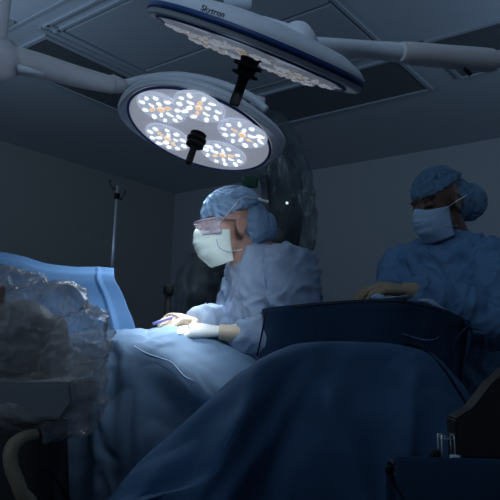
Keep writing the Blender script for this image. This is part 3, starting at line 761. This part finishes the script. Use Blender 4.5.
# black post at the far side of the table
bp = thing('clamp_post', 'short black post with knob behind the gloved fingers', 'post')
q = P(168.5, 292, 2.25)
bm = bmesh.new(); tube(bm, [q, V((q.x, q.y, .95))], .0125, 16); finish(bm, 'post', m_black, bp)
bm = bmesh.new(); tube(bm, [q+V((0, 0, -.012)), q+V((0, 0, .0)), q+V((0, 0, .022)), q+V((0, 0, .027))], [.017, .02, .02, .014], 20); finish(bm, 'knob', m_black, bp)
bm = bmesh.new(); tube(bm, [V((q.x, q.y, .97)), V((q.x, q.y, .0))], .02, 16); finish(bm, 'clamp', m_dark, bp)
# thin bright wire by it
bm = bmesh.new(); tube(bm, [P(204, 322, 2.2), P(204.5, 312, 2.2), P(206, 302, 2.2)], .0015, 6, 10); o = finish(bm, 'guide_wire', m_steel); tag(o, 'thin bright wire standing up behind the lit glove', 'wire')

# IV pole
iv = thing('iv_pole', 'slim steel drip pole with hooks standing against the dark left wall', 'drip pole')
q = P(117.8, 186, 3.5)
bm = bmesh.new(); tube(bm, [V((q.x, q.y, .12)), V((q.x, q.y, 1.3))], .013, 12); finish(bm, 'lower_pole', m_steel, iv)
bm = bmesh.new(); tube(bm, [V((q.x, q.y, 1.28)), q], .0095, 12); finish(bm, 'pole', m_steel, iv)
bm = bmesh.new(); tube(bm, [q+V((0, 0, -.075)), q+V((0, 0, -.045))], .016, 12); finish(bm, 'collar', m_black, iv)
for s, z0 in ((-1, .0), (1, -.06)):
    bm = bmesh.new(); a = q+V((0, 0, z0-.01))
    tube(bm, [a, a+V((s*.02, 0, -.004)), a+V((s*.035, -.01, .004)), a+V((s*.045, -.012, .03))], .004, 8, 16); ell(bm, a+V((s*.045, -.012, .034)), (.008, .008, .008), None, 10)
    ell(bm, a+V((s*.022, 0, -.006)), (.009, .009, .009), None, 10)
    finish(bm, 'hook', m_dark, iv)
for k in range(5):
    a = 2*pi*k/5; bm = bmesh.new(); tube(bm, [(q.x, q.y, .13), (q.x+.14*cos(a), q.y+.14*sin(a), .10), (q.x+.27*cos(a), q.y+.27*sin(a), .06)], .012, 10, 8)
    lg = finish(bm, 'leg', m_steel, iv)
    bm = bmesh.new(); ell(bm, (q.x+.27*cos(a), q.y+.27*sin(a), .028), (.028, .014, .028), None, 14); finish(bm, 'caster', m_black, lg)

# ------------------------------------------------------------------ plastic-bagged machine at left foreground
mc = thing('imaging_machine', 'grey machine head wrapped in crumpled clear plastic at the left edge', 'medical machine')
def slabpts(d): return [P(-45, 383, d), P(70, 382, d), P(72, 404, d), P(60, 420, d), P(-45, 417, d)]
bm = bmesh.new(); f0 = [bm.verts.new(p) for p in slabpts(1.30)]; f1 = [bm.verts.new(p+V((0, .22, 0))) for p in slabpts(1.30)]
bm.faces.new(f0); bm.faces.new(f1[::-1])
for k in range(5): bm.faces.new((f0[k], f0[(k+1) % 5], f1[(k+1) % 5], f1[k]))
bmesh.ops.recalc_face_normals(bm, faces=bm.faces); bmesh.ops.bevel(bm, geom=bm.edges[:], offset=.005, segments=2, affect='EDGES')
finish(bm, 'slab', m_slab, mc, smooth=False)
bm = bmesh.new(); box(bm, P(5, 430, 1.40), (.24, .16, .04), None, .01); finish(bm, 'under_tray', m_slab, mc)
bm = bmesh.new(); tube(bm, [P(-30, 345, 1.50), P(60, 352, 1.50)], [.10, .085], 28); ell(bm, P(20, 330, 1.5), (.09, .09, .075)); fuse(bm, 'housing', m_slab, mc, .008, 4)
bm = bmesh.new(); box(bm, P(-3, 302, 1.34), (.022, .04, .075), None, .006); finish(bm, 'strap', m_brown, mc)
q = P(36, 440, 1.42)
bm = bmesh.new()
a = [P(20, 436, 1.40), P(52, 436, 1.40), P(84, 540, 1.40), P(22, 540, 1.40)]
lowx = [V((p.x, p.y, p.z)) for p in a]; lowx[2].z = lowx[3].z = .12
f0 = [bm.verts.new(p) for p in lowx]; f1 = [bm.verts.new(p+V((0, .12, 0))) for p in lowx]
bm.faces.new(f0); bm.faces.new(f1[::-1])
for k in range(4): bm.faces.new((f0[k], f0[(k+1) % 4], f1[(k+1) % 4], f1[k]))
finish(bm, 'leg_panel', m_dark, mc, smooth=False)
bm = bmesh.new(); box(bm, (a[2].x-.05, a[2].y+.06, .06), (.40, .30, .12), None, .02); finish(bm, 'base', m_dark, mc)
bm = bmesh.new()
ell(bm, P(-30, 335, 1.46), (.20, .14, .15)); ell(bm, P(25, 335, 1.46), (.13, .15, .125)); ell(bm, P(70, 350, 1.46), (.078, .12, .095)); ell(bm, P(5, 300, 1.46), (.10, .11, .065))
ell(bm, P(40, 400, 1.44), (.15, .14, .09)); ell(bm, P(82, 385, 1.44), (.052, .10, .085)); ell(bm, P(-30, 400, 1.44), (.16, .14, .09)); ell(bm, P(60, 310, 1.46), (.05, .09, .055)); ell(bm, P(88, 330, 1.46), (.038, .08, .04)); ell(bm, P(80, 420, 1.44), (.04, .08, .035))
def bagd(co, n):
    p = V((co.x*9, co.y*9, co.z*13))
    w_ = noise.noise_vector(p*.6)*1.1
    up = max(0, min(1, (co.z-1.05)*9))
    r3 = lambda x: max(0, ridge(x))**3
    return n*(ridge(p*.7+w_)*.007 + r3(p*1.3+w_*1.3)*.010*(.4+up) + r3(p*2.6+w_*2)*.008*(.3+up) + r3(p*5+w_*3)*.003*up)
fuse(bm, 'plastic_cover', m_bag, mc, .0048, 1, bagd)
bm = bmesh.new(); tube(bm, [P(36, 434, 1.30), P(22, 438, 1.27), P(12, 448, 1.25), P(11, 465, 1.24), P(20, 490, 1.24), P(30, 530, 1.25), V((-.50, 1.25, .45)), V((-.46, 1.28, .03))], [.011, .013, .015, .0145, .0145, .0145, .0145, .0145], 14, 60)
o = finish(bm, 'hose', m_hose); tag(o, 'beige hose curving down from under the plastic-wrapped machine', 'hose')
bm = bmesh.new(); tube(bm, [P(48, 468, 1.33), P(58, 482, 1.32), P(74, 510, 1.32), P(90, 560, 1.33)], .004, 8, 20)
o = finish(bm, 'cable', m_black); tag(o, 'thin black cable at bottom left beside the dark machine leg', 'cable')
bm = bmesh.new(); q = P(-6, 520, 1.25); box(bm, (q.x-.01, q.y+.14, .48), (.17, .20, .96), None, .02); o = finish(bm, 'equipment_cart', m_warmblack); tag(o, 'black equipment corner at the very bottom left behind the beige hose', 'cart')

# ------------------------------------------------------------------ back table at lower right
bt = thing('back_table', 'dark blue draped table corner at the bottom right', 'table')
tz = P(445, 464, 1.0).z
xl, xr = P(393, 464, 1.0).x, 1.0
yn, yf = P(445, 464, 1.0).y-.02, P(445, 464, 1.0).y+.40
rowsK = [[V((x, yf+.01, .10)) for x in (xl, xl+.25, xl+.5, xr)], [V((x, yf+.004, tz-.14)) for x in (xl, xl+.25, xl+.5, xr)], [V((x, yf+.002, tz-.05)) for x in (xl, xl+.25, xl+.5, xr)], [V((x, yf, tz-.03)) for x in (xl, xl+.25, xl+.5, xr)], [V((x, yf-.02, tz-.004)) for x in (xl, xl+.25, xl+.5, xr)],
         [V((x, yn+.02, tz-.001)) for x in (xl+.004, xl+.25, xl+.5, xr)], [V((x, yn, tz-.012)) for x in (xl, xl+.25, xl+.5, xr)], [V((x, yn-.012, tz-.3)) for x in (xl, xl+.25, xl+.5, xr)], [V((x, yn-.012, .08)) for x in (xl, xl+.25, xl+.5, xr)]]
yf = yn+.075
rowsK = [[V((x, (yf if p.y > yn+.05 else p.y)+0*x, p.z)) for x, p in zip((xl, xl+.25, xl+.5, xr), r)] for r in rowsK]
rowsK[4] = [V((p.x, yf-.015, p.z)) for p in rowsK[4]]
grid_cloth('table_drape', rowsK, 80, 90, m_tray, bt, .003, folds(.003, (6, 6, 4), 41, .3))
bm = bmesh.new(); box(bm, ((xl+xr)/2, (yn+yf)/2, tz-.02), (xr-xl-.02, .055, .02), None, .004); finish(bm, 'table_top', m_steel, bt)
for sx in (xl+.03, xr-.03):
    bm = bmesh.new(); tube(bm, [(sx, (yn+yf)/2, tz-.03), (sx, (yn+yf)/2, 0)], .014, 12); finish(bm, 'leg', m_steel, bt)
kb = thing('equipment_case', 'black slanted equipment case on the blue draped table at lower right', 'case')
bm = bmesh.new(); dd = .99
o4 = [P(460, 461, dd), P(460, 421, dd), P(479, 410, dd), P(500, 385, dd), P(530, 360, dd), P(600, 360, dd), P(600, 466, dd)]
o4[0].z = tz+.001; o4[-1].z = tz+.001
f0 = [bm.verts.new(V((p.x, yn+.022, p.z))) for p in o4]; f1 = [bm.verts.new(V((p.x, yn+.068, p.z))) for p in o4]
bm.faces.new(f0); bm.faces.new(f1[::-1])
for k in range(7): bm.faces.new((f0[k], f0[(k+1) % 7], f1[(k+1) % 7], f1[k]))
bmesh.ops.recalc_face_normals(bm, faces=bm.faces); bmesh.ops.bevel(bm, geom=bm.edges[:], offset=.003, segments=2, affect='EDGES')
finish(bm, 'shell', m_warmblack, kb, smooth=False)
bm = bmesh.new(); box(bm, (P(484, 459, dd).x, yn+.019, tz+.008), (.075, .006, .010)); finish(bm, 'base_strip', m_black, kb, smooth=False)
wr = thing('wire_rack', 'small wire rack beside the black case on the draped table', 'rack')
bm = bmesh.new()
def R3(px, py, dy=0): p = P(px, py, 1.0); return V((p.x, yn+.030+dy, p.z))
for dy in (0, .02):
    lo = R3(444, 461, dy); lo.z = tz+.003; hi = R3(458, 461, dy); hi.z = tz+.003
    tube(bm, [lo, R3(445, 437, dy), R3(458, 437, dy), hi], .0018, 6)
    tube(bm, [R3(445, 440, dy), R3(458, 441, dy)], .0014, 6)
tube(bm, [R3(445, 437, 0), R3(445, 437, .02)], .0014, 6); tube(bm, [R3(458, 437, 0), R3(458, 437, .02)], .0014, 6)
finish(bm, 'frame', m_steel, wr)
bm = bmesh.new(); lo = R3(440, 460, .01); lo.z = tz+.010; ell(bm, lo, (.009, .012, .009)); finish(bm, 'foot', m_black, wr)
bm = bmesh.new(); lo = R3(455, 460, -.012); lo.z = tz+.010
lathe(bm, [(.007, 0), (.008, .002), (.009, .012), (.008, .0125)], Matrix.Translation(V((lo.x, lo.y, tz+.002))), 20); o = finish(bm, 'specimen_cup', m_tie); tag(o, 'tiny pale cup in front of the wire rack', 'cup')
kn = thing('drape_clip', 'black clip with cord at left corner of the lower right table', 'clip')
bm = bmesh.new(); c_ = P(390, 470, .985); ell(bm, c_, (.008, .007, .008)); box(bm, c_+V((.003, 0, -.008)), (.006, .008, .016), None, .002); finish(bm, 'jaw', m_black, kn)
bm = bmesh.new(); tube(bm, [c_, P(391, 480, .97), P(397, 489, .97), P(408, 505, .97)], .0016, 6, 20); finish(bm, 'cord', m_black, kn)
bpy.context.view_layer.update()
